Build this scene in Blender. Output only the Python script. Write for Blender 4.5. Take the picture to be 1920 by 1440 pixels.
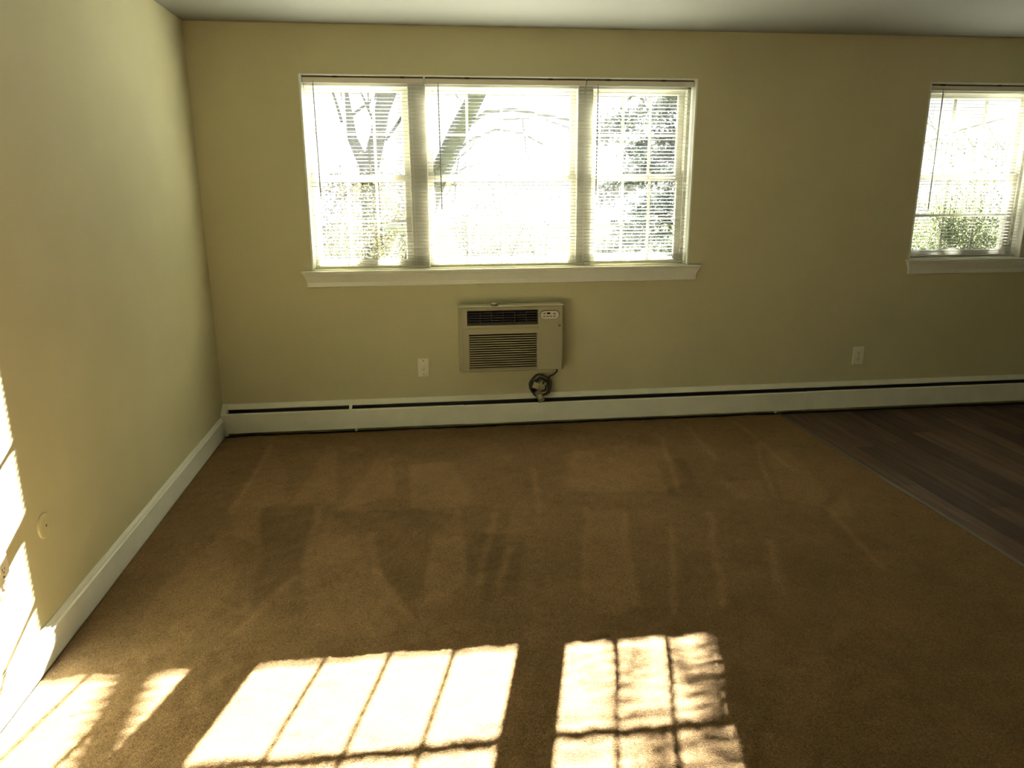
import bpy, bmesh, math, random
import numpy as np
from mathutils import Vector, Matrix, noise
for o in list(bpy.data.objects): bpy.data.objects.remove(o)
scene = bpy.context.scene
COL = scene.collection
random.seed(7)
rng = np.random.RandomState(7)

# ------------------------------------------------------------------ camera
YAW, PITCH, ROLL, F = -0.1239, -0.2563, -0.0046, 1406.95
cam = bpy.data.cameras.new('camera'); cam_ob = bpy.data.objects.new('camera', cam); COL.objects.link(cam_ob)
fwd = Vector((-math.sin(YAW)*math.cos(PITCH), math.cos(YAW)*math.cos(PITCH), math.sin(PITCH)))
rt0 = Vector((math.cos(YAW), math.sin(YAW), 0)); up0 = rt0.cross(fwd)
rt = math.cos(ROLL)*rt0 + math.sin(ROLL)*up0; up = -math.sin(ROLL)*rt0 + math.cos(ROLL)*up0
M = Matrix((rt, up, -fwd)).transposed().to_4x4(); M.translation = Vector((1.2637, -4.7952, 1.5235))
cam_ob.matrix_world = M
cam.sensor_width = 36; cam.lens = F/1920*36; cam.clip_start = .02; cam.clip_end = 500
scene.camera = cam_ob

# ------------------------------------------------------------------ world, sun, exposure
world = bpy.data.worlds.new('world'); scene.world = world; world.use_nodes = True
nt = world.node_tree; bg = nt.nodes['Background']
bg.inputs[0].default_value = (1.0, 1.0, 1.0, 1); bg.inputs[1].default_value = .72
sun = bpy.data.lights.new('sun', 'SUN'); sun.energy = 168; sun.color = (1, .985, .90); sun.angle = math.radians(.42)
sun_ob = bpy.data.objects.new('sun', sun); COL.objects.link(sun_ob)
SD = Vector((-.262, -1, -.425)).normalized()
sun_ob.rotation_euler = SD.to_track_quat('-Z', 'Y').to_euler(); sun_ob.location = (8, 20, 12)
vs = scene.view_settings
vs.view_transform = 'Standard'; vs.look = 'None'; vs.gamma = 1; vs.use_curve_mapping = False; vs.exposure = 0.86

# ------------------------------------------------------------------ materials
def mat(name, col, rough=.6, metal=0, noise_amt=0, noise_scale=5, bump=0, bump_scale=200, spec=.5, trans=None):
    m = bpy.data.materials.new(name); m.use_nodes = True
    n = m.node_tree; b = n.nodes['Principled BSDF']
    b.inputs['Base Color'].default_value = (*col, 1); b.inputs['Roughness'].default_value = rough
    b.inputs['Metallic'].default_value = metal; b.inputs['Specular IOR Level'].default_value = spec
    tc = n.nodes.new('ShaderNodeTexCoord')
    if noise_amt:
        t = n.nodes.new('ShaderNodeTexNoise'); t.inputs['Scale'].default_value = noise_scale; t.inputs['Detail'].default_value = 4
        n.links.new(tc.outputs['Object'], t.inputs['Vector'])
        r = n.nodes.new('ShaderNodeMapRange'); r.inputs[3].default_value = 1-noise_amt; r.inputs[4].default_value = 1+noise_amt
        r.inputs[1].default_value = .3; r.inputs[2].default_value = .7
        n.links.new(t.outputs['Fac'], r.inputs[0])
        mx = n.nodes.new('ShaderNodeVectorMath'); mx.operation = 'SCALE'; mx.inputs[0].default_value = col
        n.links.new(r.outputs[0], mx.inputs['Scale']); n.links.new(mx.outputs[0], b.inputs['Base Color'])
    if bump:
        t = n.nodes.new('ShaderNodeTexNoise'); t.inputs['Scale'].default_value = bump_scale; t.inputs['Detail'].default_value = 3
        n.links.new(tc.outputs['Object'], t.inputs['Vector'])
        bp = n.nodes.new('ShaderNodeBump'); bp.inputs['Strength'].default_value = bump; bp.inputs['Distance'].default_value = .002
        n.links.new(t.outputs['Fac'], bp.inputs['Height']); n.links.new(bp.outputs[0], b.inputs['Normal'])
    if trans:
        o = n.nodes['Material Output']; tr = n.nodes.new('ShaderNodeBsdfTranslucent'); tr.inputs[0].default_value = (*trans[1], 1)
        mix = n.nodes.new('ShaderNodeMixShader'); mix.inputs[0].default_value = trans[0]
        n.links.new(b.outputs[0], mix.inputs[1]); n.links.new(tr.outputs[0], mix.inputs[2]); n.links.new(mix.outputs[0], o.inputs[0])
    return m
WALL = mat('wall_paint', (.63, .604, .378), .75, noise_amt=.03, noise_scale=3, bump=.15, bump_scale=350)
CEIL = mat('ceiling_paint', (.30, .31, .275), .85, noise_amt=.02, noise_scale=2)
TRIM = mat('trim_paint', (.89, .92, .84), .35, noise_amt=.02, noise_scale=20)
VINYL = mat('window_vinyl', (.45, .445, .38), .35)
SLAT = mat('blind_slat', (.68, .66, .57), .45, trans=(.12, (.85, .82, .68)))
RAIL = mat('blind_rail', (.72, .69, .57), .45)
GAP_SHADE = mat('rail_shadow_gap', (.10, .085, .05), .8)
CORD = mat('blind_cord', (.75, .73, .65), .8)
WAND = mat('wand_plastic', (.30, .30, .31), .15)
DARK = mat('dark_metal_and_shade', (.045, .047, .045), .6)
HEATER = mat('heater_enamel', (.90, .92, .78), .4, noise_amt=.04, noise_scale=9)
FIN = mat('heater_fin', (.05, .05, .05), .5, metal=.3)
ACB = mat('air_conditioner_plastic', (.45, .43, .285), .45, noise_amt=.02, noise_scale=8)
ACP = mat('control_plate', (.66, .65, .56), .4)
ACD = mat('vent_dark', (.012, .013, .016), .5)
FILT = mat('filter_olive', (.085, .08, .05), .8)
ACV = mat('vent_vane', (.07, .07, .08), .45)
BTN = mat('button_grey', (.10, .10, .08), .5)
LCD = mat('display_dark', (.015, .017, .02), .2)
LOGO = mat('badge_grey', (.16, .16, .15), .35, metal=.4)
PLATE = mat('outlet_plate', (.84, .82, .68), .35)
KNOB = mat('knob_olive', (.24, .23, .14), .5)
HOLE = mat('slot_dark', (.02, .018, .015), .7)
COVER = mat('cover_plate_paint', (.64, .61, .37), .5)
CBL = mat('power_cord_rubber', (.055, .05, .042), .6)
PLUG = mat('plug_grey', (.20, .18, .12), .5)
TAG = mat('tag_tan', (.50, .42, .24), .6)
METAL = mat('transition_metal', (.15, .14, .12), .45, metal=.6)
SUBF = mat('subfloor', (.03, .02, .015), .9)
BARK = mat('bark', (.075, .085, .075), .95, noise_amt=.3, noise_scale=6)
LEAFS = [mat('leaves_olive', (.09, .085, .05), .8, trans=(.15, (.10, .09, .04))),
         mat('leaves_green', (.035, .045, .04), .8, trans=(.10, (.05, .06, .04))),
         mat('leaves_pale', (.12, .14, .07), .8, trans=(.25, (.14, .16, .07)))]
LAWN = mat('lawn', (.026, .028, .021), 1, noise_amt=.35, noise_scale=.6, spec=0)
PAVE = mat('pavement', (.024, .026, .028), 1, noise_amt=.1, noise_scale=1.5, spec=0)

def glass_mat():
    # window pane: mostly clear, slight scatter added to imitate the glare over the view
    m = bpy.data.materials.new('hazy_glass'); m.use_nodes = True; n = m.node_tree; n.nodes.remove(n.nodes['Principled BSDF'])
    o = n.nodes['Material Output']; tr = n.nodes.new('ShaderNodeBsdfTransparent'); tr.inputs[0].default_value = (.93, .95, .94, 1)
    tl = n.nodes.new('ShaderNodeBsdfTranslucent'); tl.inputs[0].default_value = (1, .98, .94, 1)
    gl = n.nodes.new('ShaderNodeBsdfGlossy'); gl.inputs['Roughness'].default_value = .02
    m1 = n.nodes.new('ShaderNodeMixShader'); m1.inputs[0].default_value = HAZE
    m2 = n.nodes.new('ShaderNodeMixShader'); m2.inputs[0].default_value = .04
    n.links.new(tr.outputs[0], m1.inputs[1]); n.links.new(tl.outputs[0], m1.inputs[2])
    n.links.new(m1.outputs[0], m2.inputs[1]); n.links.new(gl.outputs[0], m2.inputs[2]); n.links.new(m2.outputs[0], o.inputs[0])
    return m
HAZE = .003
GLASS = glass_mat()

def carpet_mat():
    m = bpy.data.materials.new('carpet_pile'); m.use_nodes = True; n = m.node_tree; b = n.nodes['Principled BSDF']; L = n.links
    b.inputs['Roughness'].default_value = 1; b.inputs['Specular IOR Level'].default_value = .05
    b.inputs['Sheen Weight'].default_value = .32; b.inputs['Sheen Roughness'].default_value = .4; b.inputs['Sheen Tint'].default_value = (.80, .62, .34, 1)
    tc = n.nodes.new('ShaderNodeTexCoord')
    at = n.nodes.new('ShaderNodeAttribute'); at.attribute_name = 'lay'
    def nz(s, d):
        t = n.nodes.new('ShaderNodeTexNoise'); t.inputs['Scale'].default_value = s; t.inputs['Detail'].default_value = d
        L.new(tc.outputs['Object'], t.inputs['Vector']); return t
    a = nz(330, 4); c = nz(110, 3); e = nz(2.3, 3)
    def mr(src, lo, hi, a0=.3, a1=.7):
        r = n.nodes.new('ShaderNodeMapRange'); r.inputs[1].default_value = a0; r.inputs[2].default_value = a1
        r.inputs[3].default_value = lo; r.inputs[4].default_value = hi; L.new(src, r.inputs[0]); return r.outputs[0]
    def mul(x, y):
        q = n.nodes.new('ShaderNodeMath'); q.operation = 'MULTIPLY'; L.new(x, q.inputs[0]); L.new(y, q.inputs[1]); return q.outputs[0]
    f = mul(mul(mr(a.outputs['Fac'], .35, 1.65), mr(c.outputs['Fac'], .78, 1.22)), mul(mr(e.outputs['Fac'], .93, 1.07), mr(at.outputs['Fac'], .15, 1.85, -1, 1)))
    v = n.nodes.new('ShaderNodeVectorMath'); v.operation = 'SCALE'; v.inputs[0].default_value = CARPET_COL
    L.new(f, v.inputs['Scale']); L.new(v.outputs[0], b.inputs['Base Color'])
    bp = n.nodes.new('ShaderNodeBump'); bp.inputs['Strength'].default_value = .7; bp.inputs['Distance'].default_value = .006
    L.new(a.outputs['Fac'], bp.inputs['Height']); L.new(bp.outputs[0], b.inputs['Normal'])
    return m
CARPET_COL = (.190, .118, .059)
CARPET = carpet_mat()

def wood_mat():
    m = bpy.data.materials.new('dark_wood'); m.use_nodes = True; n = m.node_tree; b = n.nodes['Principled BSDF']; L = n.links
    b.inputs['Roughness'].default_value = .55; b.inputs['Specular IOR Level'].default_value = .25
    tc = n.nodes.new('ShaderNodeTexCoord'); oi = n.nodes.new('ShaderNodeObjectInfo')
    mp = n.nodes.new('ShaderNodeMapping'); mp.inputs['Scale'].default_value = (28, 1.6, 10)
    ad = n.nodes.new('ShaderNodeVectorMath'); ad.operation = 'ADD'
    L.new(tc.outputs['Object'], ad.inputs[0]); L.new(oi.outputs['Location'], ad.inputs[1]); L.new(ad.outputs[0], mp.inputs[0])
    t = n.nodes.new('ShaderNodeTexNoise'); t.inputs['Scale'].default_value = 1; t.inputs['Detail'].default_value = 6; t.inputs['Roughness'].default_value = .6
    L.new(mp.outputs[0], t.inputs['Vector'])
    cr = n.nodes.new('ShaderNodeValToRGB'); cr.color_ramp.elements[0].color = (.040, .024, .016, 1); cr.color_ramp.elements[1].color = (.17, .10, .068, 1)
    cr.color_ramp.elements[0].position = .25; cr.color_ramp.elements[1].position = .8
    L.new(t.outputs['Fac'], cr.inputs[0])
    r = n.nodes.new('ShaderNodeMapRange'); r.inputs[3].default_value = .6; r.inputs[4].default_value = 1.45; L.new(oi.outputs['Random'], r.inputs[0])
    v = n.nodes.new('ShaderNodeVectorMath'); v.operation = 'SCALE'; L.new(cr.outputs[0], v.inputs[0]); L.new(r.outputs[0], v.inputs['Scale'])
    L.new(v.outputs[0], b.inputs['Base Color'])
    return m
WOOD = wood_mat()

# ------------------------------------------------------------------ mesh helpers
class MB:
    """collects boxes, prisms and tubes; build() links them as ONE mesh object"""
    def __init__(s): s.v = []; s.f = []
    def add(s, vs, fs):
        k = len(s.v); s.v += [tuple(x) for x in vs]; s.f += [tuple(i+k for i in f) for f in fs]; return s
    def box(s, x0, x1, y0, y1, z0, z1, b=0):
        if b:
            bm = bmesh.new(); bmesh.ops.create_cube(bm, size=1)
            for v in bm.verts: v.co = Vector(((x0+x1)/2+v.co.x*(x1-x0), (y0+y1)/2+v.co.y*(y1-y0), (z0+z1)/2+v.co.z*(z1-z0)))
            bmesh.ops.bevel(bm, geom=bm.edges[:], offset=b, segments=2, affect='EDGES', profile=.5)
            bm.verts.index_update(); s.add([v.co for v in bm.verts], [[v.index for v in f.verts] for f in bm.faces]); bm.free(); return s
        vs = [(x, y, z) for z in (z0, z1) for y in (y0, y1) for x in (x0, x1)]
        return s.add(vs, [(0, 2, 3, 1), (4, 5, 7, 6), (0, 1, 5, 4), (2, 6, 7, 3), (0, 4, 6, 2), (1, 3, 7, 5)])
    def prism(s, poly, a, b, ax=0):
        """extrude polygon (two coords) along axis ax from a to b"""
        def P(p, t): return {0: (t, p[0], p[1]), 1: (p[0], t, p[1]), 2: (p[0], p[1], t)}[ax]
        n = len(poly); vs = [P(p, a) for p in poly]+[P(p, b) for p in poly]
        fs = [(i, (i+1) % n, n+(i+1) % n, n+i) for i in range(n)]+[tuple(range(n))[::-1], tuple(range(n, 2*n))]
        return s.add(vs, fs)
    def tube(s, pts, rad, n=8, cap=True):
        pts = [Vector(p) for p in pts]
        rad = rad if isinstance(rad, (list, tuple)) else [rad]*len(pts)
        vs = []; fs = []; ref = None
        for i, p in enumerate(pts):
            t = (pts[min(i+1, len(pts)-1)]-pts[max(i-1, 0)]).normalized()
            if ref is None: ref = Vector((0, 0, 1)) if abs(t.z) < .9 else Vector((1, 0, 0))
            a = t.cross(ref).normalized(); b_ = t.cross(a).normalized(); ref = a.cross(t)
            for k in range(n):
                w = 2*math.pi*k/n; vs.append(p+(a*math.cos(w)+b_*math.sin(w))*rad[i])
        for i in range(len(pts)-1):
            for k in range(n): fs.append((i*n+k, i*n+(k+1) % n, (i+1)*n+(k+1) % n, (i+1)*n+k))
        if cap: fs += [tuple(range(n))[::-1], tuple(range((len(pts)-1)*n, len(pts)*n))]
        return s.add(vs, fs)
    def disc(s, c, prof, ax='y', n=40, sx=1, sz=1):
        """lathe profile [(radius, height)] about an axis through c; ax 'y' points to -y, 'x' to +x, 'z' up"""
        vs = []; fs = []
        for r, h in prof:
            for k in range(n):
                w = 2*math.pi*k/n; u, v = r*math.cos(w)*sx, r*math.sin(w)*sz
                vs.append({'y': (c[0]+u, c[1]-h, c[2]+v), 'x': (c[0]+h, c[1]+u, c[2]+v), 'z': (c[0]+u, c[1]+v, c[2]+h)}[ax])
        for i in range(len(prof)-1):
            for k in range(n): fs.append((i*n+k, i*n+(k+1) % n, (i+1)*n+(k+1) % n, (i+1)*n+k))
        fs.append(tuple(range((len(prof)-1)*n, len(prof)*n)))
        return s.add(vs, fs)
    def mesh(s, name, m, smooth=False, fix=True):
        me = bpy.data.meshes.new(name); me.from_pydata(s.v, [], s.f); me.materials.append(m)
        if fix:
            bm = bmesh.new(); bm.from_mesh(me); bmesh.ops.recalc_face_normals(bm, faces=bm.faces); bm.to_mesh(me); bm.free()
        if smooth:
            for p in me.polygons: p.use_smooth = True
        return me
    def build(s, name, m, parent=None, smooth=False, label=None, origin=None, fix=True):
        me = s.mesh(name, m, smooth, fix); o = bpy.data.objects.new(name, me); COL.objects.link(o)
        if parent is not None:
            o.parent = parent
            W = world_loc(parent)
            me.transform(Matrix.Translation(-W))
        if label: o['label'] = label
        return o
def world_loc(o):
    v = Vector(o.location)
    while o.parent: o = o.parent; v += Vector(o.location)
    return v
def empty(name, loc=(0, 0, 0), parent=None):
    o = bpy.data.objects.new(name, None); COL.objects.link(o); o.location = loc; o.empty_display_size = .1
    if parent is not None: o.parent = parent; o.location = Vector(loc)-world_loc(parent)
    return o
def thing(name, label, cat, loc=(0, 0, 0), group=None):
    o = empty(name, loc); o['label'] = label; o['category'] = cat
    if group: o['group'] = group
    return o
def struct(o, label=None):
    o['kind'] = 'structure'
    if label: o['label'] = label
    return o
# ------------------------------------------------------------------ room shell
H = 2.44; RX = 9.5; FY = -8.0; WT = .22
W1 = (.615, 3.034, 1.028, 2.170); W2 = (4.590, 5.430, 1.035, 2.168)
def wall_with_holes():
    mb = MB(); xs = [-.2, W1[0], W1[1], W2[0], W2[1], RX+.2]
    def cell(x0, x1, z0, z1):
        mb.add([(x0, 0, z0), (x1, 0, z0), (x1, 0, z1), (x0, 0, z1)], [(0, 1, 2, 3)])
        mb.add([(x0, WT, z0), (x1, WT, z0), (x1, WT, z1), (x0, WT, z1)], [(3, 2, 1, 0)])
    for i in range(5):
        x0, x1 = xs[i], xs[i+1]
        hole = {1: W1, 3: W2}.get(i)
        if hole: cell(x0, x1, -.03, hole[2]); cell(x0, x1, hole[3], H+.1)
        else: cell(x0, x1, -.03, H+.1)
    for (a, b, c, d) in (W1, W2):
        mb.add([(a, 0, c), (a, WT, c), (a, WT, d), (a, 0, d)], [(0, 1, 2, 3)])
        mb.add([(b, 0, c), (b, WT, c), (b, WT, d), (b, 0, d)], [(3, 2, 1, 0)])
        mb.add([(a, 0, c), (b, 0, c), (b, WT, c), (a, WT, c)], [(0, 1, 2, 3)])
        mb.add([(a, 0, d), (b, 0, d), (b, WT, d), (a, WT, d)], [(3, 2, 1, 0)])
    mb.add([(-.2, 0, H+.1), (RX+.2, 0, H+.1), (RX+.2, WT, H+.1), (-.2, WT, H+.1)], [(0, 1, 2, 3)])
    mb.add([(-.2, 0, -.03), (RX+.2, 0, -.03), (RX+.2, WT, -.03), (-.2, WT, -.03)], [(3, 2, 1, 0)])
    return mb
struct(wall_with_holes().build('wall_back', WALL, fix=False))
struct(MB().box(-.2, 0, FY-.2, 0, -.03, H+.1).build('wall_left', WALL))
struct(MB().box(RX, RX+.2, FY-.2, 0, -.03, H+.1).build('wall_right', WALL))
struct(MB().box(0, RX, FY-.2, FY, -.03, H+.1).build('wall_front', WALL))
struct(MB().box(0, RX, FY, 0, H, H+.1).build('ceiling', CEIL))
floor = struct(MB().box(-.1, RX+.1, FY-.1, .1, -.06, -.022).build('floor', SUBF))
SEAM = 3.713
# planks (parts of the floor), alike pieces share mesh data
PW = .127; plank_meshes = {}
def plank_mesh(L):
    k = round(L, 3)
    if k not in plank_meshes:
        plank_meshes[k] = MB().box(0.0006, PW-.0006, .0006, k-.0006, -.022, -.004, .0012).mesh('plank', WOOD)
    return plank_meshes[k]
x = SEAM+.012
while x < RX-.01:
    y = -.1-rng.rand()*.9
    ys = [-.09]
    while y > FY: ys.append(y); y -= 1.22
    ys.append(FY)
    for a, b in zip(ys[:-1], ys[1:]):
        if a-b < .02: continue
        o = bpy.data.objects.new('plank', plank_mesh(a-b)); COL.objects.link(o); o.parent = floor; o.location = (x, b, 0)
    x += PW
struct(MB().prism([(SEAM-.008, -.02), (SEAM-.008, .0005), (SEAM-.003, .004), (SEAM+.004, .004), (SEAM+.016, -.0035), (SEAM+.016, -.02)], -.094, FY+.001, 1)
       .build('trim_1', METAL), 'thin metal strip between carpet and dark wood floor')

# baseboard on the left wall, profile in (x,z)
bprof = [(0, 0), (.014, 0), (.014, .098), (.0165, .101), (.0165, .106), (.011, .112), (.011, .118), (.007, .124), (.004, .131), (0, .131)]
struct(MB().prism(bprof, -.095, FY, 1).build('baseboard_left', TRIM))
struct(MB().prism([(RX-p[0], p[1]) for p in bprof], -.095, FY, 1).build('baseboard_right', TRIM))

# ------------------------------------------------------------------ carpet
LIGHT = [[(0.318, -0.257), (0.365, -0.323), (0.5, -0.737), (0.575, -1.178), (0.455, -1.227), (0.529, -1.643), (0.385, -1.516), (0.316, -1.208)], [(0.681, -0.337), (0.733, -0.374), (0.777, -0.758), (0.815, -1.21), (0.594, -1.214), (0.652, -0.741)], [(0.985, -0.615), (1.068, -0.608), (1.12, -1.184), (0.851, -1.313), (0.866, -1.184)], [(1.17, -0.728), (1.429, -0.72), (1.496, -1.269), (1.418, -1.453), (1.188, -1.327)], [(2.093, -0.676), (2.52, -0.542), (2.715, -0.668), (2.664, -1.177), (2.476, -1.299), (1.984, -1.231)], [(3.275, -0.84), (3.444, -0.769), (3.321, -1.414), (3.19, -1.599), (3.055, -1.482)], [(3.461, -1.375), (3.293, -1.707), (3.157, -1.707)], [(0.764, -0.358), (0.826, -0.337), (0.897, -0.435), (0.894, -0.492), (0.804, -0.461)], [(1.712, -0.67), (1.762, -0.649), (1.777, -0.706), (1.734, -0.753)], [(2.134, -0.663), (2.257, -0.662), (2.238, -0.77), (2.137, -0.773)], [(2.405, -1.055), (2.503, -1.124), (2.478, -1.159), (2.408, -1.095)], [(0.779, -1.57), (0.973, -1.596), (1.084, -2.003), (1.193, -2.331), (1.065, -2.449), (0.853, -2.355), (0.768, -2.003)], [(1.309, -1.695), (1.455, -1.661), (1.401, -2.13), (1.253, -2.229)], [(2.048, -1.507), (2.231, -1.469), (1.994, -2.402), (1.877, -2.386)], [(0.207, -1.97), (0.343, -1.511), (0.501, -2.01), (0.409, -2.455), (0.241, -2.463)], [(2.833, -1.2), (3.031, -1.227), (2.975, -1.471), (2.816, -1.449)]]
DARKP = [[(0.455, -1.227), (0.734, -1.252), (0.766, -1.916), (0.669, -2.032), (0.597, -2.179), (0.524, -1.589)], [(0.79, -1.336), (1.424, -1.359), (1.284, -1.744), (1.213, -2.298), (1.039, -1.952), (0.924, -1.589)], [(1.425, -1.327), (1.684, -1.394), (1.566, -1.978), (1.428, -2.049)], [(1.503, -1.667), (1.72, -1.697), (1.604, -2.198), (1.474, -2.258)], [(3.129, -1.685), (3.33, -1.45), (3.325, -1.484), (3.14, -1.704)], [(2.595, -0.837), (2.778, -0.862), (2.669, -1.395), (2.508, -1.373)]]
STRK = [[(2.214, -1.53), (2.035, -2.333)], [(2.623, -1.585), (2.456, -2.097), (2.354, -2.376)], [(2.775, -1.893), (2.614, -2.332)], [(3.215, -1.602), (3.123, -2.186)], [(1.6, -1.446), (1.467, -2.097)], [(0.734, -1.252), (0.76, -1.869)], [(0.997, -1.599), (1.061, -1.955), (1.203, -2.333)], [(1.298, -1.64), (1.256, -2.068)], [(0.729, -1.955), (0.577, -2.352)], [(2.746, -0.471), (2.572, -1.312)], [(2.987, -0.285), (2.946, -0.885)], [(3.297, -0.65), (3.017, -1.443)], [(2.049, -1.444), (1.882, -2.235)], [(0.324, -0.287), (0.33, -1.274)], [(2.386, -1.731), (2.16, -2.424)], [(1.617, -1.84), (1.532, -2.188)], [(1.866, -0.908), (1.805, -1.474)], [(3.345, -0.218), (3.305, -1.106)]]
CREASE = [(.106, -2.737), (.175, -2.706), (.271, -2.677)]
def carpet():
    x0, x1, y0, y1, st = .0145, SEAM-.004, FY, -.092, .0115
    xs = np.arange(x0, x1+st/2, st); ys = np.arange(y0, y1+st/2, st); xs[-1] = x1; ys[-1] = y1
    X, Y = np.meshgrid(xs, ys); nx, ny = len(xs), len(ys)
    def smooth(cell, amp):
        gx, gy = int((x1-x0)/cell)+3, int((y1-y0)/cell)+3; g = rng.rand(gy, gx)*2-1
        u = (X-x0)/cell; v = (Y-y0)/cell; i = u.astype(int); j = v.astype(int); fu = u-i; fv = v-j
        fu = fu*fu*(3-2*fu); fv = fv*fv*(3-2*fv)
        return amp*((g[j, i]*(1-fu)+g[j, i+1]*fu)*(1-fv)+(g[j+1, i]*(1-fu)+g[j+1, i+1]*fu)*fv)
    Z = smooth(.5, .0015)+smooth(.12, .002)+smooth(.045, .0025)+(rng.rand(ny, nx)-.5)*.0025-.003
    Z[:, 0] = -.004; Z[:, -1] = -.002
    # pile lay left by the vacuum cleaner
    lay = smooth(.9, .06)+smooth(.3, .10)+smooth(.1, .09)+smooth(.04, .08)
    jx = X+smooth(.08, .006)+smooth(.25, .012); jy = Y+smooth(.08, .02)
    def inside(poly):
        c = np.zeros(X.shape, bool); dmin = np.full(X.shape, 9.)
        n = len(poly)
        for k in range(n):
            ax, ay = poly[k]; bx, by = poly[(k+1) % n]
            cond = ((ay > jy) != (by > jy)); t = np.where(cond, (bx-ax)*(jy-ay)/((by-ay) or 1e-9)+ax, -9)
            c ^= cond & (jx < t)
            dmin = np.minimum(dmin, segd(poly[k], poly[(k+1) % n]))
        return np.clip(np.where(c, dmin, -dmin)/.012*.5+.5, 0, 1)
    def segd(a, b):
        dx, dy = b[0]-a[0], b[1]-a[1]; t = np.clip(((jx-a[0])*dx+(jy-a[1])*dy)/(dx*dx+dy*dy+1e-12), 0, 1)
        return np.hypot(jx-a[0]-t*dx, jy-a[1]-t*dy)
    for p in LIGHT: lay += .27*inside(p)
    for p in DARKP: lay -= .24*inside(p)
    for s in STRK:
        for a, b in zip(s[:-1], s[1:]): lay += .42*np.clip(1-segd(a, b)/.026, 0, 1)
    lay -= .7*np.clip(1-segd(CREASE[0], CREASE[1])/.007, 0, 1)+.7*np.clip(1-segd(CREASE[1], CREASE[2])/.007, 0, 1)
    me = bpy.data.meshes.new('carpet')
    V = np.stack([X, Y, Z], -1).reshape(-1, 3).astype(np.float32)
    I = np.arange(nx*ny).reshape(ny, nx)
    Q = np.stack([I[:-1, :-1], I[:-1, 1:], I[1:, 1:], I[1:, :-1]], -1).reshape(-1, 4).astype(np.int32)
    me.vertices.add(len(V)); me.vertices.foreach_set('co', V.ravel())
    me.loops.add(Q.size); me.loops.foreach_set('vertex_index', Q.ravel())
    me.polygons.add(len(Q)); me.polygons.foreach_set('loop_start', np.arange(0, Q.size, 4, dtype=np.int32))
    me.polygons.foreach_set('use_smooth', np.ones(len(Q), bool))
    me.update(calc_edges=True)
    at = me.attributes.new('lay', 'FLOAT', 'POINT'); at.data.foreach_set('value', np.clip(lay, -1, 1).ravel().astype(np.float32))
    me.materials.append(CARPET)
    o = bpy.data.objects.new('carpet', me); COL.objects.link(o)
    o['label'] = 'brown wall-to-wall carpet with vacuum marks and sunlit patches'; o['category'] = 'carpet'; o['kind'] = 'stuff'
carpet()

# ------------------------------------------------------------------ windows
def sash(parent, x0, x1, z0, z1, yc, cols, rows, rb, rt_, st=.040):
    e = empty('sash', ((x0+x1)/2, yc, z0), parent)
    mb = MB(); d = .016
    mb.box(x0, x0+st, yc-d, yc+d, z0, z1, .003); mb.box(x1-st, x1, yc-d, yc+d, z0, z1, .003)
    mb.box(x0+st-.004, x1-st+.004, yc-d, yc+d, z0, z0+rb, .003); mb.box(x0+st-.004, x1-st+.004, yc-d, yc+d, z1-rt_, z1, .003)
    mb.build('sash_frame', VINYL, e, fix=False)
    gx0, gx1, gz0, gz1 = x0+st, x1-st, z0+rb, z1-rt_
    MB().add([(gx0-.005, yc-.006, gz0-.005), (gx1+.005, yc-.006, gz0-.005), (gx1+.005, yc-.006, gz1+.005), (gx0-.005, yc-.006, gz1+.005)], [(0, 1, 2, 3)]).build('pane', GLASS, e, fix=False)
    for i in range(1, cols):
        c = gx0+(gx1-gx0)*i/cols; MB().box(c-.008, c+.008, yc-.002, yc+.006, gz0-.003, gz1+.003).build('muntin', VINYL, e)
    for i in range(1, rows):
        c = gz0+(gz1-gz0)*i/rows; MB().box(gx0-.003, gx1+.003, yc-.0025, yc+.0065, c-.008, c+.008).build('muntin', VINYL, e)
def shade_cap(a): return a[0] < 1
def window(name, W, bays, label):
    x0, x1, z0, z1 = W
    w = struct(empty(name, ((x0+x1)/2, 0, z0)), label)
    # liner on the returns
    mb = MB(); t = .012
    mb.box(x0, x0+t, -.002, .10, z0, z1, .002); mb.box(x1-t, x1, -.002, .10, z0, z1, .002); mb.box(x0+t, x1-t, -.001, .10, z1-.006, z1, .001)
    mb.build('jamb', TRIM, w, fix=False)
    mb = MB(); f = .022; ya, yb = .085, .20
    mb.box(x0, x0+t+f-.012, ya, yb, z0, z1, .003); mb.box(x1-t-f, x1, ya, yb, z0, z1, .003)
    mb.box(x0, x1, ya, yb, z1-.055, z1, .003); mb.box(x0, x1, ya, yb, z0, z0+.022, .003)
    mb.build('frame', VINYL, w, fix=False)
    for a, b in zip(bays[:-1], bays[1:]):
        MB().box(a[1]-.004, b[0]+.004, ya-.01, yb, z0, z1-.03, .004).box(a[1]-.048 if shade_cap(a) else a[1]-.004, b[0]+.004, yb, yb+.03, z0, z1-.02, .003).build('mullion', VINYL, w, fix=False)  # unseen outer cap widened beside the left bay to narrow its sun patch
    for (a, b, cols) in bays:
        sash(w, a, b, 1.562, z1-.050, .150, cols, 2, .038, .034)
        sash(w, a, b, z0+.018, 1.600, .112, cols, 2, .034, .040)
    return w
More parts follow.
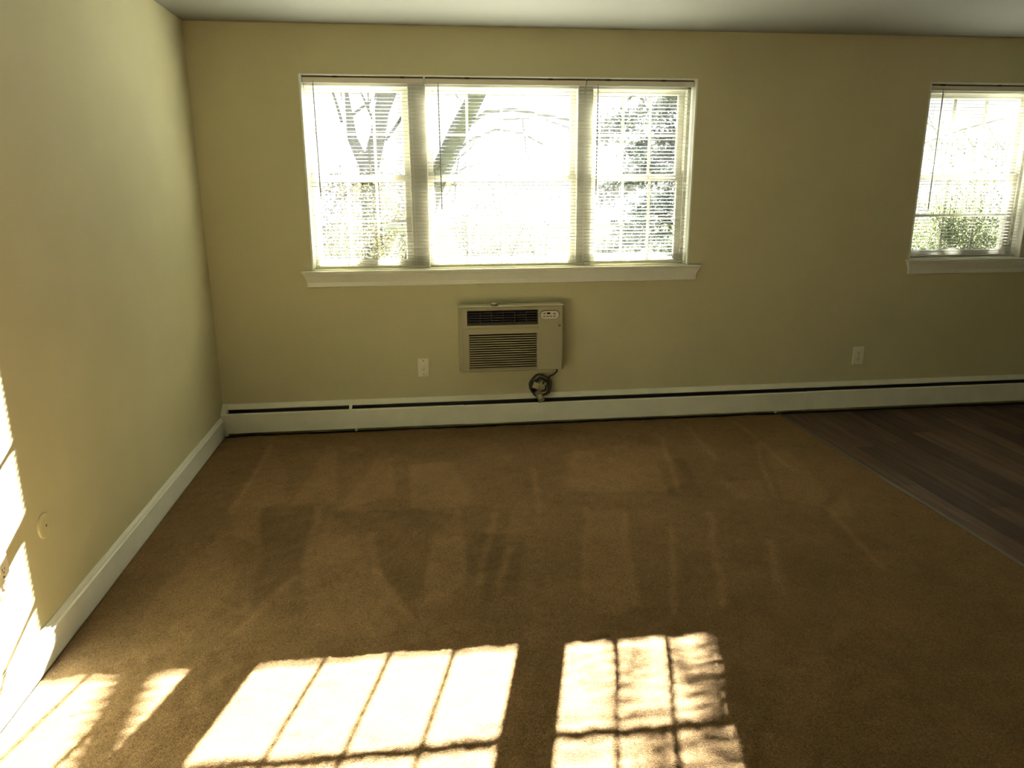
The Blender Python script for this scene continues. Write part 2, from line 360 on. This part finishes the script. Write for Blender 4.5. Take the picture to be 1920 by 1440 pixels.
def sill(w, x0, x1, z):
    """stool and apron moulding with mitred returns"""
    prof = [(.042, 0), (.042, -.010), (.034, -.014), (.034, -.020), (.028, -.030), (.020, -.052), (.015, -.070), (.015, -.096), (0, -.100)]
    mb = MB()
    for o_, dz in prof: mb.v += [(x0-o_, 0, z+dz), (x0-o_, -o_, z+dz), (x1+o_, -o_, z+dz), (x1+o_, 0, z+dz)]
    for i in range(len(prof)-1):
        a = i*4
        for k in range(3): mb.f.append((a+k, a+k+1, a+k+5, a+k+4))
    mb.f.append((0, 1, 2, 3))
    mb.build('sill', TRIM, w)
    # inner board reaching to the sashes
    MB().box(x0+.02, x1-.02, -.001, .10, z-.012, z+.0015).build('stool', TRIM, w)
w1 = window('window_1', W1, [(.637, 1.245, 3), (1.346, 2.296, 4), (2.386, 3.000, 3)], 'wide triple window with white frames behind open blinds')
sill(w1, .598, 3.070, 1.026)
w2 = window('window_2', W2, [(4.622, 5.398, 3)], 'narrower double-hung window at the right end of the wall')
sill(w2, 4.612, 5.45, 1.034)

# ------------------------------------------------------------------ blinds
def slat_mesh(L):
    mb = MB(); n = 4; w = .0235
    for s_ in (0, 1):
        for i in range(n+1):
            u = i/n-.5; yy = u*w; zz = .0016*(1-4*u*u)+(.0005 if s_ else 0)
            ca, sa = math.cos(TILT), math.sin(TILT)
            for xx in (0, L): mb.v.append((xx, yy*ca-zz*sa, yy*sa+zz*ca))
    k = 2*(n+1)
    for i in range(n):
        mb.f.append((2*i, 2*i+1, 2*i+3, 2*i+2)); mb.f.append((k+2*i, k+2*i+2, k+2*i+3, k+2*i+1))
    mb.f.append((0, k, k+1, 1)); mb.f.append((2*n, 2*n+1, k+2*n+1, k+2*n))
    return mb.mesh('slat', SLAT, smooth=False)
TILT = math.radians(3)
def blind(x0, x1, zt, zb, label, wand_x, wand_z, lad, brackets, wend=0):
    t = thing('window_blind', label, 'blind', ((x0+x1)/2, .045, zt), 'white mini blinds')
    yc = .045
    # U-shaped head rail
    mb = MB()
    mb.box(x0, x1, yc-.018, yc-.0165, zt-.028, zt, .0005); mb.box(x0, x1, yc+.0165, yc+.018, zt-.028, zt, .0005); mb.box(x0, x1, yc-.018, yc+.018, zt-.028, zt-.0265, .0005)
    mb.box(x0, x0+.002, yc-.018, yc+.018, zt-.028, zt); mb.box(x1-.002, x1, yc-.018, yc+.018, zt-.028, zt)
    mb.build('head_rail', RAIL, t, fix=False)
    for bx in brackets: MB().box(bx-.014, bx+.014, yc-.022, yc+.01, zt-.001, zt+.0095, .0012).build('bracket', DARK, t, fix=False)
    MB().box(x0+.002, x1-.002, yc-.014, yc+.014, zt-.002, zt+.0085).build('gap_shade', GAP_SHADE, t)  # dark strip that paints the shade in the gap above the head rail
    me = slat_mesh(x1-x0-.008)
    top = zt-.045; pitch = .0213; zs = []
    z = top
    while z > zb+.070: zs.append(z); z -= pitch
    z = zb+.0610
    for k in range(6): zs.append(z); z -= .0082
    for z in zs:
        o = bpy.data.objects.new('slat', me); COL.objects.link(o); o.parent = t; o.location = Vector((x0+.004, yc, z))-Vector(t.location)
    MB().box(x0+.003, x1-.003, yc-.0125, yc+.0125, zb, zb+.013, .003).build('bottom_rail', RAIL, t, fix=False)
    for lx in lad:
        for dy in (-.0135, .0135): MB().tube([(lx, yc+dy, zt-.02), (lx, yc+dy, zb+.006)], .0007, 5).build('ladder_cord', CORD, t)
    wd = MB().tube([(wand_x, yc-.020, zt-.02), (wand_x, yc-.026, zt-.045), (wand_x+wend, yc-.030, wand_z+.02), (wand_x+wend, yc-.030, wand_z)], [.0015, .0032, .0036, .0030], 8)
    wd.build('wand', WAND, t)
    return t
blind(.630, 1.340, 2.154, 1.034, 'leftmost mini blind in the wide window, wand at its left edge', .693, 1.475, (.665, 1.262), (.82, 1.215), .004)
blind(1.346, 2.330, 2.154, 1.034, 'middle and widest mini blind in the wide window', 1.425, 1.395, (1.392, 2.29), (1.60, 2.11), .004)
blind(2.336, 3.018, 2.154, 1.040, 'right-hand mini blind in the wide window, over the three-column pane', 2.405, 1.475, (2.43, 2.975), (2.47, 2.82), 0)
b4 = blind(4.606, 5.414, 2.150, 1.042, 'mini blind in the narrower window at the far right', 4.70, 1.365, (4.66, 5.365), (4.70, 5.10), .0)
MB().tube([(4.705, .018, 2.12), (4.702, .016, 2.0), (4.685, .015, 1.93), (4.692, .016, 1.88)], .0010, 5).build('lift_cord', CORD, b4)

# ------------------------------------------------------------------ air conditioner
ac = thing('air_conditioner', 'beige through-wall air conditioner with louvred grille below the wide window', 'air conditioner', (1.85, 0, .38))
X0, X1, Z0, Z1, FA = 1.531, 2.170, .380, .793, -.130
def ring(mb, a, b, ya, yb, za, zb, c, d, zc, zd):
    """four faces joining rect (a,b,za,zb) at ya with rect (c,d,zc,zd) at yb"""
    A = [(a, ya, za), (b, ya, za), (b, ya, zb), (a, ya, zb)]; B = [(c, yb, zc), (d, yb, zc), (d, yb, zd), (c, yb, zd)]
    mb.add(A+B, [(i, (i+1) % 4, 4+(i+1) % 4, 4+i) for i in range(4)])
mb = MB()
ring(mb, 1.512, 2.186, 0, -.108, .372, .797, 1.514, 2.184, .374, .797)
ring(mb, 1.514, 2.184, -.108, -.124, .374, .797, X0-.004, X1+.004, Z0-.001, .797)
ring(mb, X0-.004, X1+.004, -.124, FA, Z0-.001, .797, X0, X1, Z0+.003, Z1-.004)
mb.build('casing', ACB, ac, fix=False)
# front bezel with two openings
V_ = (1.562, 2.016, .678, .774); G_ = (1.572, 2.010, .392, .622)
mb = MB()
def quad(a, b, c, d, y=FA): mb.add([(a, y, c), (b, y, c), (b, y, d), (a, y, d)], [(0, 1, 2, 3)])
quad(X0, V_[0], V_[2], Z1-.004); quad(V_[1], X1, V_[2], Z1-.004); quad(V_[0], V_[1], V_[3], Z1-.004)
ring(mb, V_[0], V_[1], FA, -.085, V_[2], V_[3], V_[0]+.004, V_[1]-.002, V_[2]+.012, V_[3]-.004)
ring(mb, G_[0], G_[1], FA+.004, -.108, G_[2], G_[3], G_[0]+.002, G_[1]-.002, G_[2]+.002, G_[3]-.002)
# lower field sits 4 mm behind the upper band
yl = FA+.004
RG = 2.022
mb.add([(X0, FA, V_[2]), (RG, FA, V_[2]), (RG, FA, .664), (X0, FA, .664), (X0, yl, .656), (RG, yl, .656)], [(0, 1, 2, 3), (3, 2, 5, 4)])
mb.add([(RG, FA, .664), (RG, yl, .656), (RG, yl, Z0+.003), (RG, FA, Z0+.003)], [(0, 1, 2, 3)])
quad(X0, G_[0], Z0+.003, .656, yl); quad(G_[0], G_[1], G_[3], .656, yl); quad(G_[0], G_[1], Z0+.003, G_[2], yl); quad(G_[1], RG, Z0+.003, .656, yl)
quad(RG, X1, Z0+.003, V_[2])
mb.build('front_panel', ACB, ac, fix=False)
MB().box(V_[0]-.01, V_[1]+.01, -.088, -.080, V_[2]-.01, V_[3]+.01).build('vent_back', ACD, ac)
MB().box(G_[0]-.004, G_[1]+.004, -.106, -.100, G_[2]-.004, G_[3]+.004).build('filter', FILT, ac)
for i in range(5):
    z = V_[2]+.016+i*.0158
    MB().prism([(-.122, z+.0012), (-.122, z-.0012), (-.094, z+.004), (-.094, z+.006)], V_[0]+.003, V_[1]-.003, 0).build('vane', ACV, ac)
for i in range(6):
    x_ = V_[0]+.010+i*(V_[1]-V_[0]-.02)/5.9
    MB().box(x_-.001, x_+.001, -.1235, -.092, V_[2]+.004, V_[3]-.003).build('deflector', ACV, ac)
nl = 15
for i in range(nl):
    z = G_[2]+.004+i*(G_[3]-G_[2]-.004)/nl
    MB().prism([(-.129, z), (-.129, z+.0055), (-.110, z+.0025), (-.110, z)], G_[0], G_[1], 0).build('louver', ACB, ac)
# top lip, round knob on it
MB().box(1.508, 2.175, -.138, -.004, .795, .801, .002).build('top_lip', ACB, ac, fix=False)
MB().disc((1.735, -.118, .800), [(.021, 0), (.024, .005), (.024, .013), (.019, .019), (.006, .021)], 'z', 28).build('knob', KNOB, ac, smooth=False)
# control panel: stadium plate with display and buttons
def stadium(cx, cz, hw, hh, n=12):
    pts = []
    for k in range(n+1): a = -math.pi/2+math.pi*k/n; pts.append((cx+hw-hh+hh*math.cos(a), cz+hh*math.sin(a)))
    for k in range(n+1): a = math.pi/2+math.pi*k/n; pts.append((cx-hw+hh+hh*math.cos(a), cz+hh*math.sin(a)))
    return pts
cp = empty('control_panel', (2.086, FA, .739), ac)
rim = MB(); o1 = stadium(2.088, .7385, .0640, .0300); i1 = stadium(2.088, .7370, .0605, .0265); n_ = len(o1)
rim.add([(p[0], FA-.0004, p[1]) for p in o1]+[(p[0], FA-.0030, p[1]) for p in i1], [(i, (i+1) % n_, n_+(i+1) % n_, n_+i) for i in range(n_)])
rim.build('rim', BTN, cp)
MB().prism(i1, FA, FA-.0035, 1).build('panel_plate', ACP, cp)
def btn(x_, z_, w_, h_, m_, nm='button'): MB().box(x_-w_/2, x_+w_/2, FA-.0052, FA-.003, z_-h_/2, z_+h_/2, .0008).build(nm, m_, cp, fix=False)
btn(2.055, .7475, .014, .006, BTN); btn(2.081, .7485, .021, .0105, LCD, 'display'); btn(2.119, .7445, .014, .0065, BTN)
for x_ in (2.053, 2.075, 2.096, 2.118): btn(x_, .7285, .0135, .0055, BTN)
badge = empty('badge', (2.153, FA, .668), ac)
MB().disc((2.153, FA, .668), [(.0085, 0), (.0085, .0015), (.0070, .002), (.0068, .0012), (.0005, .0012)], 'y', 24).build('badge_disc', LOGO, badge)
mb = MB(); sp = []
for k in range(26):
    a = k*.33; r = .0012+.0001*k; sp.append((2.153+r*math.cos(a), FA-.0018, .668+r*math.sin(a)))
mb.tube(sp, .0004, 5).build('badge_script', ACP, badge)
# power cord: from the casing into a hanging coil, plug and tag
pts = [(2.150, -.060, .376), (2.150, -.075, .352), (2.128, -.070, .330), (2.105, -.060, .318)]
for k in range(1, 121):
    a = math.radians(52)-k*2*math.pi/24
    r = .060+.016*math.sin(k*.083)+.004*math.sin(k*1.3); dep = .022+.030*((k*7) % 120)/120
    pts.append((2.046+r*math.cos(a)*.95, -dep-.006, .249+r*math.sin(a)*.98))
pts += [(2.062, -.070, .285), (2.058, -.078, .270)]
MB().tube(pts, .0062, 7).build('power_cord', CBL, ac, smooth=True)
def obox(name, m_, c, hx, hy, hz, ang, parent, b=.004):
    o = MB().box(-hx, hx, -hy, hy, -hz, hz, b).build(name, m_, fix=False)
    o.parent = parent; o.location = Vector(c)-world_loc(parent); o.rotation_euler = (0, ang, 0); return o
pl = obox('plug', PLUG, (2.030, -.105, .196), .022, .015, .040, math.radians(-22), ac, .007)
obox('plug_face', TAG, (2.030, -.121, .196), .013, .001, .016, math.radians(-22), ac, .0008)
obox('tag', TAG, (2.010, -.095, .266), .0235, .004, .0215, math.radians(20), ac, .002)
MB().tube([(2.022, -.096, .262), (2.036, -.098, .278), (2.048, -.097, .292), (2.056, -.096, .298)], .0042, 7).build('cord_tie', ACP, ac, smooth=True)

# ------------------------------------------------------------------ baseboard heater
ht = thing('baseboard_heater', 'long low cream baseboard heater running along the window wall', 'heater', (3.7, 0, 0))
XE = RX-.001
MB().prism([(0, .020), (0, .192), (-.010, .192), (-.034, .170), (-.034, .162), (-.030, .162), (-.030, .167), (-.008, .187), (-.006, .187), (-.006, .020)], .003, XE, 0).build('back_plate', HEATER, ht)
MB().prism([(-.030, .140), (-.068, .133), (-.068, .130), (-.030, .137)], .034, XE, 0).build('damper', DARK, ht)
MB().box(.002, XE, -.0110, -.0070, .0, .164).build('slot_shade', DARK, ht)  # dark sheet added behind the slot to paint in its shade
MB().box(.034, XE, -.068, -.012, .035, .085, 0).build('heating_element', FIN, ht)
for a, b, dy, dz in ((.030, 1.531, 0, 0), (1.527, 3.912, -.004, -.001), (3.915, XE, -.001, .0005)):
    y_ = -.080+dy
    MB().prism([(y_, .019+dz), (y_, .139+dz), (y_+.004, .146+dz), (y_+.012, .147+dz), (y_+.012, .144+dz), (y_+.006, .143+dz), (y_+.003, .137+dz), (y_+.003, .022+dz), (y_+.010, .022+dz), (y_+.010, .019+dz)], a, b, 0).build('front_panel', HEATER, ht)
MB().prism([(0, 0), (0, .194), (-.012, .194), (-.040, .172), (-.078, .150), (-.083, .140), (-.083, .002), (-.07, 0)], .001, .034, 0).build('end_cap', HEATER, ht)
MB().prism([(-.030, .170), (-.036, .172), (-.084, .150), (-.084, .136), (-.080, .136), (-.078, .146), (-.036, .160), (-.030, .160)], .795, .814, 0).build('support_clip', HEATER, ht)
for fx in (.833, 3.69): MB().box(fx-.006, fx+.006, -.084, -.070, .0, .020, .002).build('foot', HEATER, ht, fix=False)

# ------------------------------------------------------------------ outlets and cover plate
def plate(t, c, w_, h_, ax='y'):
    """bevelled wall plate; ax y = on back wall, x = on left wall"""
    mb = MB(); hw, hh = w_/2, h_/2
    for d, ins in ((0, 0), (.004, .0008), (.006, .004)):
        for (u, v) in ((-hw+ins, -hh+ins), (hw-ins, -hh+ins), (hw-ins, hh-ins), (-hw+ins, hh-ins)):
            mb.v.append((c[0]+u, -d, c[2]+v) if ax == 'y' else (d, c[1]+u, c[2]+v))
    for i in (0, 4):
        for k in range(4): mb.f.append((i+k, i+(k+1) % 4, i+4+(k+1) % 4, i+4+k))
    mb.f.append((8, 9, 10, 11)); mb.build('cover_plate', PLATE, t)
def recept(t, c, ax='y', r=.0165):
    mb = MB(); pts = []
    for k in range(24):
        a = 2*math.pi*k/24; pts.append((max(-.0145, min(.0145, r*math.cos(a)*1.05)), r*math.sin(a)*.85))
    if ax == 'y': mb.prism([(c[0]+p[0], c[2]+p[1]) for p in pts], -.005, -.0085, 1)
    else: mb.prism([(c[1]+p[0], c[2]+p[1]) for p in pts], .005, .0085, 0)
    rc = mb.build('receptacle', PLATE, t)
    def hole(u, v, a, b):
        m2 = MB()
        if ax == 'y': m2.box(c[0]+u-a, c[0]+u+a, -.0088, -.008, c[2]+v-b, c[2]+v+b)
        else: m2.box(.008, .0088, c[1]+u-a, c[1]+u+a, c[2]+v-b, c[2]+v+b)
        m2.build('slot', HOLE, rc)
    hole(-.006, .003, .0012, .0042); hole(.006, .003, .0012, .0036); hole(0, -.007, .0024, .0024)
def screw(t, c, ax='y'):
    MB().disc(c, [(.0035, 0), (.0032, .0012), (.0008, .0016)], ax, 14).build('screw', METAL, t)
t = thing('wall_outlet', 'cream single wall outlet left of the air conditioner', 'outlet', (1.280, 0, .390))
plate(t, (1.280, 0, .390), .072, .122); recept(t, (1.281, 0, .378), r=.019); screw(t, (1.28, -.006, .436)); screw(t, (1.28, -.006, .346))
t = thing('wall_outlet', 'pale duplex outlet on the shaded wall between the two windows', 'outlet', (4.305, 0, .372))
plate(t, (4.305, 0, .372), .080, .128); recept(t, (4.305, 0, .394)); recept(t, (4.305, 0, .350)); screw(t, (4.305, -.006, .372))
t = thing('wall_outlet', 'sunlit white outlet low on the left wall, cut by the photo edge', 'outlet', (0, -2.600, .405))
plate(t, (0, -2.600, .405), .075, .120, 'x'); recept(t, (0, -2.600, .427), 'x'); recept(t, (0, -2.600, .381), 'x'); screw(t, (.006, -2.600, .405), 'x')
t = thing('round_cover_plate', 'round wall-coloured blank cover plate on the left wall', 'cover plate', (0, -2.325, .443))
MB().disc((0, -2.325, .443), [(.043, 0), (.044, .004), (.042, .0065), (.030, .0085), (.002, .009)], 'x', 48).build('cover_disc', COVER, t)
MB().disc((.0085, -2.325, .443), [(.0042, 0), (.0040, .0015), (.001, .002)], 'x', 16).build('screw', LOGO, t)

# ------------------------------------------------------------------ outside
struct(MB().box(-40, 70, .6, 90, -3.2, -3.0).build('ground', LAWN), 'pale lawn below the windows')
struct(MB().box(6, 60, 14, 30, -3.0, -2.95).build('pavement', PAVE), 'pale grey pavement seen through the right window')
def branches(mb, p, d, L, r, depth, tips, spread=.55, up=.15):
    n = 4; pts = [Vector(p)]; q = Vector(p); dd = Vector(d).normalized()
    for i in range(n):
        dd = (dd+Vector((random.uniform(-1, 1), random.uniform(-1, 1), random.uniform(-.5, 1)*up*3))*.10).normalized()
        q = q+dd*L/n; pts.append(q.copy())
    mb.tube(pts, [r*(1-.45*i/n) for i in range(n+1)], 6 if depth > 1 else 4, cap=False)
    tips += pts[2:]
    if depth <= 0: return
    for k in range(random.choice((2, 3))):
        ax = Vector((random.uniform(-1, 1), random.uniform(-1, 1), random.uniform(-.3, .6))).normalized()
        branches(mb, pts[random.choice((2, 3, 4))], (dd+ax*spread).normalized(), L*random.uniform(.55, .8), r*.5, depth-1, tips, spread, up)
def leaves(pts, n, size, rad, m_, parent, name='foliage'):
    P = np.array([pts[i] for i in rng.randint(0, len(pts), n)])+rng.normal(0, rad, (n, 3))
    a = rng.normal(0, 1, (n, 3)); a /= np.linalg.norm(a, axis=1)[:, None]; b = rng.normal(0, 1, (n, 3)); b = np.cross(a, b); b /= np.linalg.norm(b, axis=1)[:, None]
    s = size*(.6+.8*rng.rand(n))[:, None]
    V = np.stack([P-a*s, P+b*s*.5, P+a*s, P-b*s*.5], 1).reshape(-1, 3)
    me = bpy.data.meshes.new(name); me.from_pydata(V.tolist(), [], [(4*i, 4*i+1, 4*i+2, 4*i+3) for i in range(n)]); me.materials.append(m_)
    o = bpy.data.objects.new(name, me); COL.objects.link(o); o.parent = parent; me.transform(Matrix.Translation(-world_loc(parent))); o['kind'] = 'stuff'
# bare forked tree seen in the left panes, ivy and brush below it
t = thing('bare_tree', 'bare forked tree with ivy, seen through the left panes', 'tree', (.25, 15, -3))
random.seed(3); mb = MB(); tips = []
mb.tube([(.25, 15, -3), (.2, 15, -.5), (.15, 15, 2.2)], [.34, .28, .24], 9, cap=False)
mb.tube([(.10, 15, 2.0), (-.20, 15, 2.7), (-.42, 15.1, 4.4)], [.17, .13, .09], 8, cap=False)
mb.tube([(.18, 15, 2.0), (.42, 15, 2.8), (.75, 15, 4.4)], [.22, .19, .15], 8, cap=False)
mb.tube([(.55, 15, 3.2), (.80, 15, 3.7), (1.15, 15, 4.8)], [.09, .08, .05], 8, cap=False)
for k in range(9):
    branches(mb, (random.uniform(-.5, .8), 15, random.uniform(2.2, 4)), (random.uniform(-1, 1), random.uniform(-.5, .5), .7), 1.3, .04, 2, tips)
mb.build('trunk', BARK, t, smooth=True)
iv = [Vector((.2+random.gauss(0, .25), 15+random.gauss(0, .2), random.uniform(-1.5, 2.4))) for _ in range(60)]
leaves(iv, 1500, .05, .12, LEAFS[0], t)
# leaning trunk in the middle pane; its upper limb throws the slanting shadow on the carpet
t = thing('leaning_tree', 'leaning tree trunk with arching branches in the middle panes', 'tree', (.9, 7, -3))
random.seed(5); mb = MB(); tips = []
mb.tube([(.75, 7, -3), (1.1, 7, -.5), (1.30, 7, .9), (1.62, 7, 1.68), (1.95, 7, 2.35), (2.32, 7, 3.02)], [.22, .18, .165, .15, .145, .12], 10, cap=False)
mb.tube([(2.28, 7, 2.95), (2.45, 7, 3.58), (2.804, 7, 4.054), (2.93, 7, 4.215), (3.25, 7, 4.60), (3.6, 7, 5.2)], [.10, .070, .066, .064, .058, .04], 9, cap=False)
mb.tube([(1.98, 7, 2.35), (2.35, 6.9, 2.60), (2.75, 6.9, 2.64), (3.3, 6.9, 2.55), (4.0, 6.8, 2.42)], [.035, .028, .022, .018, .010], 6, cap=False)
mb.tube([(1.80, 7, 1.95), (2.1, 6.9, 2.20), (2.5, 6.9, 2.36), (2.9, 6.9, 2.30), (3.2, 6.9, 2.15)], [.025, .018, .014, .011, .007], 6, cap=False)
mb.tube([(3.6, 7, 5.2), (4.05, 7, 5.15), (4.45, 7, 4.80), (4.70, 7, 4.35), (4.78, 7, 4.0)], [.035, .026, .02, .014, .007], 6, cap=False)  # unseen limb and twigs added to dapple the rightmost sun patch
for k in range(7): branches(mb, (4.35+.06*k, 7, 4.85-.12*k), (random.uniform(-1, 1), 0, random.uniform(-1, .8)), .40, .012, 1, tips, .8)
mb.tube([(2.15, 6.95, 2.5), (2.3, 6.9, 2.85), (2.5, 6.9, 3.1)], [.02, .014, .008], 5, cap=False)
for k in range(5): branches(mb, (2.2+k*.35, 6.9, 2.5), (random.uniform(-.3, 1), 0, random.uniform(-1, .8)), .45, .010, 1, tips, .8)
for k in range(4): branches(mb, (1.5+.15*k, 7, 1.4+.2*k), (random.uniform(-.6, 1), 0, random.uniform(-.2, 1)), .5, .012, 1, tips, .8)
mb.build('trunk', BARK, t, smooth=True)
iv = [Vector((1.30+.35*(z-.9)/.8+random.gauss(0, .12), 7+random.gauss(0, .12), z)) for z in [random.uniform(.6, 1.9) for _ in range(50)]]
leaves(iv, 700, .03, .08, LEAFS[0], t)
dapple_sprig = [Vector((4.35+.42*random.random()**.7, 7+random.gauss(0, .1), random.uniform(3.95, 4.95))) for _ in range(45)]  # leaf clump out of view, added to dim that same sun patch
leaves(dapple_sprig, 420, .032, .07, LEAFS[0], t)
def conifer(x, y, z0, h, w, label, m_, seed, drop=.25):
    random.seed(seed); t = thing('evergreen_tree', label, 'tree', (x, y, z0)); mb = MB(); mb.tube([(x, y, z0), (x, y, z0+h)], [.20, .03], 8, cap=False); pts = []
    nb = 84
    for k in range(nb):
        f = (k+.5)/nb; zz = z0+.5+(h-.6)*f; L = w*(1-f*.45)*random.uniform(.6, 1.1); a = k*2.4
        P = [(x+L*u*math.cos(a), y+L*u*math.sin(a), zz-drop*L*u*u) for u in (0, .4, .7, 1)]
        mb.tube(P, [.03, .02, .014, .006], 4, cap=False)
        for u in (.3, .45, .6, .75, .9, 1): pts.append(Vector((x+L*u*math.cos(a), y+L*u*math.sin(a), zz-drop*L*u*u-.05)))
    mb.build('trunk', BARK, t); leaves(pts, 46000, .050, .12, m_, t)
conifer(6.35, 9.2, -3, 12.5, 2.1, 'dark drooping evergreen seen through the right-hand panes of the wide window', LEAFS[1], 11)
def bush(x, y, z0, rx, rz, label, m_, n, size, seed, name='shrub', cat='shrub', ry=None):
    random.seed(seed); t = thing(name, label, cat, (x, y, z0)); mb = MB(); tips = []
    for k in range(7): branches(mb, (x+random.uniform(-.3, .3)*rx, y, z0), (random.uniform(-.7, .7)*rx, random.uniform(-.4, .4), rz), rz*.75, .03+.01*rz, 2, tips, .6, .3)
    mb.build('stems', BARK, t)
    pts = [Vector((x+random.gauss(0, .5)*rx, y+random.gauss(0, .4)*(ry or rx), z0+rz+random.uniform(-1, 1)*rz)) for _ in range(140)]+tips
    leaves(pts, n, size, .12*rz**.5, m_, t)
bush(.15, 11.5, -3, 1.15, 2.35, 'brown-green brush below the forked tree behind the left panes', LEAFS[0], 15000, .034, 21)
bush(4.0, 17.5, -3, 2.4, 2.5, 'faint pale shrub low behind the middle panes', LEAFS[2], 14000, .04, 22)
bush(17.9, 17, -3, 2.1, 3.1, 'yellow-green leafy tree filling the upper sash of the right window', LEAFS[2], 16000, .05, 24, 'leafy_tree', 'tree')
bush(14.3, 13, -3, .9, 1.3, 'low twiggy shrub beneath the right window view', LEAFS[0], 900, .03, 25)
# bare bough crossing the right window
t = thing('bare_bough', 'thin bare bough slanting across the top of the right window view', 'branch', (7.0, 5, 2.0))
random.seed(9); mb = MB(); tips = []
mb.tube([(6.9, 5, 1.0), (7.4, 5, 1.75), (8.0, 5, 2.05), (8.6, 5, 2.25), (9.4, 5, 2.45)], [.03, .02, .015, .012, .006], 6, cap=False)
for k in range(5): branches(mb, (7.6+.35*k, 5, 1.95+.08*k), (random.uniform(-.5, 1), 0, random.uniform(-1, .6)), .4, .008, 1, tips, .8)
mb.tube([(6.95, 5, -3), (6.9, 5, 1.0)], [.06, .03], 6, cap=False)
mb.build('bough', BARK, t)
